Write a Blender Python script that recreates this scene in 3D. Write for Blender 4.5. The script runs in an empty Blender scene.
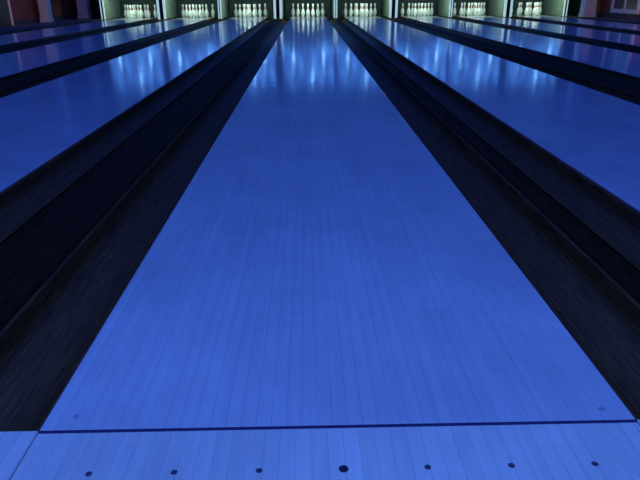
import bpy, bmesh, math, random
from mathutils import Vector, Matrix
random.seed(3)
S=bpy.context.scene
S.view_settings.view_transform='Standard'
C=S.collection

# ---------------------------------------------------------------- materials
def mat(name,base=(.5,.5,.5),rough=.5,metal=0,coat=0,emit=None,es=0,noise=0,nscale=8,spec=.5,emod=0):
    m=bpy.data.materials.new(name); m.use_nodes=True
    nt=m.node_tree; b=nt.nodes['Principled BSDF']
    b.inputs['Base Color'].default_value=(*base,1); b.inputs['Roughness'].default_value=rough
    b.inputs['Metallic'].default_value=metal; b.inputs['Coat Weight'].default_value=coat
    b.inputs['Coat Roughness'].default_value=.08
    b.inputs['Specular IOR Level'].default_value=spec
    if emit: b.inputs['Emission Color'].default_value=(*emit,1); b.inputs['Emission Strength'].default_value=es
    if noise:
        tc=nt.nodes.new('ShaderNodeTexCoord'); n=nt.nodes.new('ShaderNodeTexNoise'); n.inputs['Scale'].default_value=nscale
        nt.links.new(tc.outputs['Object'],n.inputs['Vector'])
        r=nt.nodes.new('ShaderNodeMix'); r.data_type='RGBA'
        r.inputs[6].default_value=(*[c*(1-noise) for c in base],1); r.inputs[7].default_value=(*[min(1,c*(1+noise)) for c in base],1)
        nt.links.new(n.outputs['Fac'],r.inputs[0]); nt.links.new(r.outputs[2],b.inputs['Base Color'])
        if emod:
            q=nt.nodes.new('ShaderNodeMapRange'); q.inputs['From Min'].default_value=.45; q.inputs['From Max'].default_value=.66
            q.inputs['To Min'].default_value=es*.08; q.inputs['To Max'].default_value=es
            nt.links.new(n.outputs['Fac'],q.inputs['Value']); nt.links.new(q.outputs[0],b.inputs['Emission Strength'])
    return m

def board_mat(name,c1,c2,seam,length,rough,coat,offx=0.0,spec=.5,cr=.1):
    m=bpy.data.materials.new(name); m.use_nodes=True
    nt=m.node_tree; L=nt.links; b=nt.nodes['Principled BSDF']
    tc=nt.nodes.new('ShaderNodeTexCoord')
    sep=nt.nodes.new('ShaderNodeSeparateXYZ'); L.new(tc.outputs['Object'],sep.inputs[0])
    ax=nt.nodes.new('ShaderNodeMath'); ax.operation='ADD'; ax.inputs[1].default_value=0.53+offx; L.new(sep.outputs['X'],ax.inputs[0])
    ay=nt.nodes.new('ShaderNodeMath'); ay.operation='ADD'; ay.inputs[1].default_value=30; L.new(sep.outputs['Y'],ay.inputs[0])
    cb=nt.nodes.new('ShaderNodeCombineXYZ'); L.new(ay.outputs[0],cb.inputs[0]); L.new(ax.outputs[0],cb.inputs[1])
    br=nt.nodes.new('ShaderNodeTexBrick'); L.new(cb.outputs[0],br.inputs['Vector'])
    br.inputs['Scale'].default_value=1; br.inputs['Brick Width'].default_value=length; br.inputs['Row Height'].default_value=1.06/39
    br.inputs['Mortar Size'].default_value=.0012; br.inputs['Mortar Smooth'].default_value=1
    br.offset=.37; br.offset_frequency=3; br.squash=1
    br.inputs['Color1'].default_value=(*c1,1); br.inputs['Color2'].default_value=(*c2,1); br.inputs['Mortar'].default_value=(*seam,1)
    mp=nt.nodes.new('ShaderNodeMapping'); mp.inputs['Scale'].default_value=(60,1.6,1); L.new(tc.outputs['Object'],mp.inputs['Vector'])
    n=nt.nodes.new('ShaderNodeTexNoise'); n.inputs['Scale'].default_value=1; n.inputs['Detail'].default_value=5; L.new(mp.outputs[0],n.inputs['Vector'])
    n2=nt.nodes.new('ShaderNodeTexNoise'); n2.inputs['Scale'].default_value=2.2; n2.inputs['Detail'].default_value=8; n2.inputs['Roughness'].default_value=.68; L.new(tc.outputs['Object'],n2.inputs['Vector'])
    r=nt.nodes.new('ShaderNodeMapRange'); r.inputs['To Min'].default_value=.82; r.inputs['To Max'].default_value=1.16; L.new(n.outputs['Fac'],r.inputs['Value'])
    r2=nt.nodes.new('ShaderNodeMapRange'); r2.inputs['To Min'].default_value=.60; r2.inputs['To Max'].default_value=1.36; L.new(n2.outputs['Fac'],r2.inputs['Value'])
    mm=nt.nodes.new('ShaderNodeMath'); mm.operation='MULTIPLY'; L.new(r.outputs[0],mm.inputs[0]); L.new(r2.outputs[0],mm.inputs[1])
    mx=nt.nodes.new('ShaderNodeVectorMath'); mx.operation='SCALE'; L.new(br.outputs['Color'],mx.inputs[0]); L.new(mm.outputs[0],mx.inputs['Scale'])
    L.new(mx.outputs[0],b.inputs['Base Color'])
    rr=nt.nodes.new('ShaderNodeMapRange'); rr.inputs['To Min'].default_value=rough*.8; rr.inputs['To Max'].default_value=rough*1.25; L.new(n2.outputs['Fac'],rr.inputs['Value'])
    L.new(rr.outputs[0],b.inputs['Roughness'])
    b.inputs['Coat Weight'].default_value=coat; b.inputs['Coat Roughness'].default_value=cr
    b.inputs['Specular IOR Level'].default_value=spec
    n3=nt.nodes.new('ShaderNodeTexNoise'); n3.inputs['Scale'].default_value=6; n3.inputs['Detail'].default_value=2; L.new(tc.outputs['Object'],n3.inputs['Vector'])
    bp=nt.nodes.new('ShaderNodeBump'); bp.inputs['Strength'].default_value=.28; bp.inputs['Distance'].default_value=.004; L.new(n3.outputs['Fac'],bp.inputs['Height'])
    L.new(bp.outputs[0],b.inputs['Coat Normal'])
    return m

def gutter_mat(name,lo,hi,sc,spec=.22,rough=.55):
    m=mat(name,(.05,.05,.06),rough,spec=spec)
    nt=m.node_tree; L=nt.links; b=nt.nodes['Principled BSDF']
    tc=nt.nodes.new('ShaderNodeTexCoord'); mp=nt.nodes.new('ShaderNodeMapping'); mp.inputs['Scale'].default_value=sc
    L.new(tc.outputs['Object'],mp.inputs['Vector'])
    n=nt.nodes.new('ShaderNodeTexNoise'); n.inputs['Scale'].default_value=1; n.inputs['Detail'].default_value=6; n.inputs['Roughness'].default_value=.7; L.new(mp.outputs[0],n.inputs['Vector'])
    cr=nt.nodes.new('ShaderNodeValToRGB'); cr.color_ramp.elements[0].position=.38; cr.color_ramp.elements[1].position=.72
    cr.color_ramp.elements[0].color=(*lo,1); cr.color_ramp.elements[1].color=(*hi,1)
    L.new(n.outputs['Fac'],cr.inputs[0]); L.new(cr.outputs[0],b.inputs['Base Color'])
    bp=nt.nodes.new('ShaderNodeBump'); bp.inputs['Strength'].default_value=.35; bp.inputs['Distance'].default_value=.003; L.new(n.outputs['Fac'],bp.inputs['Height'])
    L.new(bp.outputs[0],b.inputs['Normal'])
    return m

M_lane=board_mat('lane_boards',(.54,.56,.58),(.575,.595,.615),(.37,.38,.41),1.9,.32,.85,cr=.10)
M_appr=board_mat('approach_boards',(.64,.66,.60),(.72,.73,.67),(.48,.49,.46),1.1,.42,.3,offx=.01)
M_gut=gutter_mat('gutter_plastic',(.020,.009,.003),(.11,.05,.018),(170,7,170))
M_div=gutter_mat('divider_plastic',(.012,.005,.0015),(.05,.022,.007),(110,9,110),.08,.75)
M_foul=mat('foul_line_paint',(.03,.015,.09),.35,coat=.3)
M_dot=mat('dark_inlay',(.02,.015,.03),.4)
M_dot2=mat('worn_dark_inlay',(.07,.06,.09),.4)
M_plug=mat('plug',(.32,.33,.38),.4)
M_pin=mat('pin_plastic',(.82,.86,.78),.25,coat=.5)
M_red=mat('pin_stripe',(.55,.03,.03),.3,coat=.5)
M_kick=mat('kickback_laminate',(.26,.34,.27),.45,noise=.2,nscale=5)
M_cap=mat('kickback_cap_glow',(.8,.88,.8),.35,noise=.1,emit=(.55,.85,.85),es=.6)  # cyan glow added to brighten the caps, which are no lamps
M_dark=mat('dark_metal',(.03,.03,.035),.4,metal=.3,noise=.3)
M_mask=mat('masking_print',(.12,.2,.42),.4,noise=.4,nscale=3.2,emit=(.10,.34,1),es=2.0,emod=1)  # patchy glow shaped to give broken blue reflections on the lanes
M_curt=mat('pit_curtain',(.05,.07,.055),.9,noise=.5,nscale=14)
M_wall=mat('dark_maroon_paint',(.26,.05,.025),.7,noise=.2,nscale=2)
M_back=mat('back_wall_paint',(.06,.06,.09),.8,noise=.2,nscale=2)
M_ceil=mat('ceiling_paint',(.10,.10,.13),.8,noise=.2,nscale=3)
M_floor=mat('subfloor',(.03,.03,.035),.8,noise=.3,nscale=4)
M_carp=mat('side_walkway',(.06,.045,.05),.7,noise=.3,nscale=12)
M_post=mat('post_paint',(.55,.56,.58),.5,noise=.15,nscale=6)
M_frame=mat('frame_paint',(.6,.6,.6),.5,noise=.1)
M_glass=mat('dark_glass',(.06,.04,.06),.15)
M_green=mat('green_lamp',(.05,.5,.2),.4,emit=(.1,1,.45),es=3)
M_skirt=mat('skirting',(.05,.04,.05),.6,noise=.2)
M_glint=mat('cyan_glint',(.3,.6,.9),.3,emit=(.3,.7,1),es=8)  # glow for the added glint balls, not a known fitting
M_fix=mat('fixture_metal',(.2,.2,.22),.4,metal=.6,noise=.1)

# ---------------------------------------------------------------- helpers
def add(name,me,mats,parent=None,loc=(0,0,0),label=None,cat=None,group=None,kind=None):
    o=bpy.data.objects.new(name,me); C.objects.link(o); o.location=loc
    for m in (mats if isinstance(mats,list) else [mats]):
        if m and m.name not in [x.name for x in me.materials if x]: me.materials.append(m)
    if parent: o.parent=parent
    if label:o['label']=label
    if cat:o['category']=cat
    if group:o['group']=group
    if kind:o['kind']=kind
    return o
def box_me(name,x0,x1,y0,y1,z0,z1,bev=0):
    bm=bmesh.new(); bmesh.ops.create_cube(bm,size=1)
    for v in bm.verts:
        v.co=Vector((x0+(v.co.x+.5)*(x1-x0),y0+(v.co.y+.5)*(y1-y0),z0+(v.co.z+.5)*(z1-z0)))
    if bev: bmesh.ops.bevel(bm,geom=bm.edges[:],offset=bev,segments=2,affect='EDGES',profile=.5)
    me=bpy.data.meshes.new(name); bm.to_mesh(me); bm.free(); return me
def lathe_me(name,prof,seg=24,matidx=None):
    bm=bmesh.new(); rings=[]
    for r,z in prof:
        if r<1e-5: rings.append([bm.verts.new((0,0,z))])
        else: rings.append([bm.verts.new((r*math.cos(a*2*math.pi/seg),r*math.sin(a*2*math.pi/seg),z)) for a in range(seg)])
    for i in range(len(rings)-1):
        A,B=rings[i],rings[i+1]
        for a in range(seg):
            b=(a+1)%seg
            if len(A)==1: f=bm.faces.new((A[0],B[b],B[a]))
            elif len(B)==1: f=bm.faces.new((A[a],A[b],B[0]))
            else: f=bm.faces.new((A[a],A[b],B[b],B[a]))
            f.smooth=True
            if matidx: f.material_index=matidx(prof[i][1],prof[i+1][1])
    bmesh.ops.recalc_face_normals(bm,faces=bm.faces[:])
    me=bpy.data.meshes.new(name); bm.to_mesh(me); bm.free(); return me
def extrude_y(name,prof,y0,y1,smooth=True):
    bm=bmesh.new(); A=[bm.verts.new((x,y0,z)) for x,z in prof]; B=[bm.verts.new((x,y1,z)) for x,z in prof]
    n=len(prof)
    for i in range(n):
        j=(i+1)%n
        f=bm.faces.new((A[i],A[j],B[j],B[i])); f.smooth=smooth
    bm.faces.new(A); bm.faces.new(B[::-1])
    bmesh.ops.recalc_face_normals(bm,faces=bm.faces[:])
    me=bpy.data.meshes.new(name); bm.to_mesh(me); bm.free(); return me

# ---------------------------------------------------------------- layout
HW=.53; GW=.235; YE=19.36; YD=18.0
lanes=[-5.19,-3.41,-1.78,0,1.63,3.41,5.04,6.82]
XL,XR=-7.2,8.35
T=.0004
lane_me=box_me('lane',-HW,HW,0,YE,-.05,0,.0015)
appr_me=box_me('approach',-HW+.0012,HW-.0012,-4.5,-.001,-.05,0,.0012)
foul_me=box_me('foul_line',-HW+.002,HW-.002,-.0095,-.0022,-.001,T*2)
def disc(name,r):
    return lathe_me(name,[(0,-.001),(r,-.001),(r,.0006),(r*.85,.0008),(0,.0008)],20)
dot_s=disc('approach_dot',.0053); dot_b=disc('approach_dot_big',.0078); plug_me=disc('plug',.0055)
def gut_prof(w,d=.085,t=.006,n=14):
    e=w/2-.001
    inner=[]
    for i in range(n+1):
        a=math.pi*i/n
        inner.append((-(e-.012)*math.cos(a),-.012-d*math.sin(a)**.8))
    outer=[(x,z-t) for x,z in inner]
    return [(-e,-.006),(-e+.010,-.006)]+inner+[(e-.010,-.006),(e,-.006),(e,-.014)]+outer[::-1]+[(-e,-.014)]
gut_me=extrude_y('gutter',gut_prof(GW),.002,YE)
def divider_me(w):
    # moulded cover: raised rounded ridge on each edge and a shallow sunken trough between (two on the wide one)
    h=w/2-.002
    pts=[(-h,-.13)]
    N=36
    for i in range(N+1):
        x=-h+2*h*i/N
        e=min(x+h,h-x)
        ridge=math.exp(-((e-.016)/.011)**2)
        mid=math.exp(-(x/.012)**2)*.6 if w>.2 else 0
        drop=-.020*max(0,1-e/.006)
        pts.append((x,-.018+.014*max(ridge,mid)+drop))
    pts+=[(h,-.13)]
    return extrude_y('divider',pts,.002,YD-.002,False)

gaps=[]
for i in range(len(lanes)-1):
    gaps.append((lanes[i]+HW,lanes[i+1]-HW))
outerL=(lanes[0]-HW-GW-.12,lanes[0]-HW); outerR=(lanes[-1]+HW,lanes[-1]+HW+GW+.12)

for i,cx in enumerate(lanes):
    o=add('bowling_lane',lane_me,M_lane,loc=(cx,0,0),label='long glossy board bowling lane glowing blue under blacklight' if i!=3 else 'glossy board bowling lane starting at the dark foul line',cat='bowling lane',group='parallel bowling lanes')
    if i==3:
        for px,py in ((-.478,.035),(.482,.028)):
            add('screw_plug',plug_me,M_plug,parent=o,loc=(px,py,0))
    a=add('approach',appr_me,M_appr,loc=(cx,0,0),label='pale board approach floor with dark guide dots and foul line',cat='floor',group='lane approaches')
    add('foul_line',foul_me,M_foul,parent=a,loc=(0,0,0),label='dark navy painted foul line')
    for k in range(-3,4):
        add('guide_dot',dot_b if k==0 else dot_s,M_dot if k==0 else M_dot2,parent=a,loc=(k*.136,-.107,0))
    for s in (-1,1):
        add('lane_gutter',gut_me,M_gut,loc=(cx+s*(HW+GW/2),0,0),label='dark ribbed plastic channel gutter beside the bowling lane',cat='gutter',group='lane gutters')

def gapset(x0,x1,dx0,dx1,side=0):
    w=dx1-dx0; c=(dx0+dx1)/2
    add('lane_divider',divider_me(w),M_div,loc=(c,0,0),label=('wide' if w>.2 else 'narrow')+' dark ridged divider strip running between two bowling gutters',cat='lane divider',group='lane dividers')
    fm=box_me('filler',-(x1-x0)/2+.0012,(x1-x0)/2-.0012,-4.5,-.001,-.05,0,.0012)
    add('approach_filler',fm,M_appr,loc=((x0+x1)/2,0,0),label='pale board floor section ending at the dark gutters',cat='floor',group='approach filler sections')
    e=bpy.data.objects.new('kickback_divider',None); C.objects.link(e); e.location=(c,YD,-.13)
    e.empty_display_size=.2
    e['label']='pale kickback partition standing between two lit pin decks'; e['category']='partition'; e['group']='kickback partitions'
    h=w/2-.003
    def bx(n,a0,a1,b0,b1,c0,c1,m,bv=.003,**k): add(n,box_me(n,a0,a1,b0,b1,c0,c1,bv),m,parent=e,**k)
    bx('side_panel',-h,-h+.02,.03,2.1,0,1.0,M_kick)
    bx('side_panel',h-.02,h,.03,2.1,0,1.0,M_kick)
    bx('core',-h+.02,h-.02,.06,2.1,0,.98,M_dark,0,label='dark hollow core')
    bx('front_cap',-h,-h+max(.035,w*.28),0,.03,0,.9,M_cap,.004,label='pale vertical edge cap with added cyan glow')
    bx('front_cap',h-max(.035,w*.28),h,0,.03,0,.9,M_cap,.004,label='pale vertical edge cap with added cyan glow')
    bx('kick_plate',-h+max(.035,w*.28),h-max(.035,w*.28),.0,.03,0,.9,M_dark,.0,label='dark recessed front plate')
for a,b in gaps: gapset(a,b,a+GW,b-GW)
gapset(outerL[0],outerL[1],outerL[0],outerL[1]-GW)
gapset(outerR[0],outerR[1],outerR[0]+GW,outerR[1])

# pins
IN=.0254
prof=[(0,0),(1.0,0),(1.2,.15),(1.414,.75),(1.955,2.25),(2.255,3.375),(2.383,4.5),(2.28,5.875),(2.06,6.6),(1.85,7.25),(1.52,8.0),(1.235,8.625),(.985,9.375),(.9,10),(.935,10.875),(.985,11.3),(1.045,11.75),(1.205,12.625),(1.273,13.5),(1.22,14.0),(1.03,14.5),(.7,14.83),(.35,14.97),(0,15)]
def mi(z0,z1):
    z=(z0+z1)/2/IN
    return 1 if (9.38<z<9.95 or 10.9<z<11.35) else 0
pin_me=lathe_me('pin',[(r*IN,z*IN) for r,z in prof],24,mi)
pin_me.materials.append(M_pin); pin_me.materials.append(M_red)
for cx in lanes:
    for row in range(4):
        for k in range(row+1):
            add('bowling_pin',pin_me,None,loc=(cx+(k-row/2)*.3048,18.29+row*.264,.0005),label='white bowling pin with red neck stripes on the pin deck',cat='bowling pin',group='bowling pins on the pin decks')

glint_me=lathe_me('glint_ball',[(0,-.05),(.03,-.04),(.05,0),(.03,.04),(0,.05)],16)
for i,cx in enumerate(lanes):
    e=bpy.data.objects.new('masking_unit',None); C.objects.link(e); e.location=(cx,17.9,.78)
    e['label']='blue printed masking panel hanging over the pin deck'; e['category']='bowling machine'; e['group']='pinsetter masking panels'
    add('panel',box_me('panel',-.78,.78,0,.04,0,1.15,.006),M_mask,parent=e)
    add('lower_rail',box_me('rail',-.78,.78,-.015,.055,-.03,0,.004),M_fix,parent=e)
    add('support_post',box_me('p',-.03,.03,.04,.1,0,2.42,.003),M_fix,parent=e)
    for bx_,bz in ((-.45,.36),(.45,.36),(.12,.9)): add('glint_ball',glint_me,M_glint,parent=e,loc=(bx_,-.05,bz),label='added cyan glow ball for glints on the lane')  # balls added out of view to put cyan glints on the lanes
    add('pit_curtain',box_me('curt',-HW-.2,HW+.2,19.62,19.66,-.1,.8,.01),M_curt,loc=(cx,0,0),label='dark heavy curtain hanging behind the pins',cat='curtain',group='pit curtains')

# ---------------------------------------------------------------- room
def st(name,x0,x1,y0,y1,z0,z1,m): return add(name,box_me(name,x0,x1,y0,y1,z0,z1),m,kind='structure')
st('floor',XL-.3,XR+.3,-5,21.6,-.4,-.135,M_floor)
st('wall_left',XL-.2,XL,-5,21.6,-.135,3.2,M_wall)
st('wall_right',XR,XR+.2,-5,21.6,-.135,3.2,M_wall)
st('wall_back',XL,XR,21.2,21.6,-.135,3.2,M_back)
st('wall_front',XL,XR,-5.2,-5,-.135,3.2,M_back)
st('ceiling',XL-.2,XR+.2,-5.2,21.6,3.2,3.4,M_ceil)
st('walkway_1',XL,outerL[0],-4.5,21.2,-.135,0,M_carp)  # walkway floor between the outer left divider and the wall
st('walkway_2',outerR[1],XR,-4.5,21.2,-.135,0,M_carp)  # walkway floor on the right-hand side
st('baseboard_left',XL,XL+.02,-4.5,21.2,0,.12,M_skirt)
st('baseboard_right',XR-.02,XR,-4.5,21.2,0,.12,M_skirt)

def post(x,y,w=.16):
    e=bpy.data.objects.new('pillar',None); C.objects.link(e); e.location=(x,y,0)
    e['label']='pale square pillar beside the dark maroon wall'; e['category']='pillar'; e['group']='side wall pillars'
    add('shaft',box_me('s',-w/2,w/2,-w/2,w/2,.1,3.2,.01),M_post,parent=e)
    add('plinth',box_me('s',-w/2-.02,w/2+.02,-w/2-.02,w/2+.02,0,.1,.01),M_post,parent=e)
post(-6.75,18.6,.3); post(-6.98,16.3,.24); post(8.0,17.3,.32)
w=bpy.data.objects.new('window_1',None); C.objects.link(w); w.location=(XR,15.85,.14); w['kind']='structure'
for a,b,c,d in ((-.75,-.63,0,1.8),(.63,.75,0,1.8),(-.63,.63,0,.1),(-.63,.63,1.68,1.8),(-.03,.03,.1,1.68)):
    add('window_frame',box_me('f',-.04,0,a,b,c,d,.004),M_frame,parent=w)
add('window_pane',box_me('g',-.015,-.005,-.63,.63,.1,1.68),M_glass,parent=w)
w=bpy.data.objects.new('door_1',None); C.objects.link(w); w.location=(XL,14.2,0); w['kind']='structure'
for a,b,c,d in ((-.52,-.45,0,2.1),(.45,.52,0,2.1),(-.52,.52,2.1,2.18)):
    add('door_frame',box_me('f',0,.05,a,b,c,d,.004),M_frame,parent=w)
add('door_leaf',box_me('g',0,.03,-.45,.45,0.01,2.1),M_dark,parent=w)

for k in range(3):
    add('indicator_lamp',lathe_me('il',[(0,0),(.03,0),(.035,.02),(.02,.05),(0,.055)],16),M_green,loc=(7.78+.1*k,19.0,.0) ,label='small glowing green lamp beside the last pin deck',cat='lamp',group='green indicator lamps')

# ---------------------------------------------------------------- lights
def area(name,loc,rot,sx,sy,power,col,spread=180):
    d=bpy.data.lights.new(name,'AREA'); d.shape='RECTANGLE'; d.size=sx; d.size_y=sy; d.energy=power; d.color=col
    d.spread=math.radians(spread)
    o=bpy.data.objects.new(name,d); C.objects.link(o); o.location=loc; o.rotation_euler=rot
    return o
area('blacklight',(0.5,8.5,3.17),(0,0,0),15,19,540,(.03,.128,1),140)
area('blacklight',(0.0,-2.4,3.15),(0,0,0),4,.8,150,(.13,.29,1))  # extra lamp added behind the camera to brighten the near boards
for cx in lanes:
    area('pin_light',(cx,18.02,.74),(math.radians(28),0,0),1.0,.1,10,(.75,1,.74))
def spot(name,loc,tgt,power,col,ang):
    d=bpy.data.lights.new(name,'SPOT'); d.energy=power; d.color=col; d.spot_size=math.radians(ang); d.spot_blend=.8; d.shadow_soft_size=.06
    o=bpy.data.objects.new(name,d); C.objects.link(o); o.location=loc
    o.rotation_euler=(Vector(tgt)-Vector(loc)).to_track_quat('-Z','Y').to_euler()
spot('wall_fill',(XL+1.0,12.6,.75),(XL,15.4,.25),55,(1,.6,.45),44)  # warm fill added to bring out the left maroon wall, no fixture
spot('wall_fill',(XR-.9,13.2,.75),(XR,16.2,.25),60,(1,.6,.45),40)  # matching added warm fill for the right wall

# ---------------------------------------------------------------- world + camera
w=bpy.data.worlds.new('World'); S.world=w; w.use_nodes=True
w.node_tree.nodes['Background'].inputs[0].default_value=(.01,.02,.08,1)
w.node_tree.nodes['Background'].inputs[1].default_value=.3
cd=bpy.data.cameras.new('camera'); cam=bpy.data.objects.new('camera',cd); C.objects.link(cam)
cx,cy,cz,yaw,pit,rol,f=-.0501,-.854,.710,.0191,.3935,-.0061,.8540*700
cd.sensor_width=36; cd.lens=f*36/640; cd.clip_start=.02
fw=Vector((math.sin(yaw)*math.cos(pit),math.cos(yaw)*math.cos(pit),-math.sin(pit)))
r0=Vector((math.cos(yaw),-math.sin(yaw),0)); u0=r0.cross(fw)
r=r0*math.cos(rol)+u0*math.sin(rol); u=r.cross(fw)
mw=Matrix((r,u,-fw)).transposed().to_4x4(); mw.translation=Vector((cx,cy,cz))
cam.matrix_world=mw
S.camera=cam
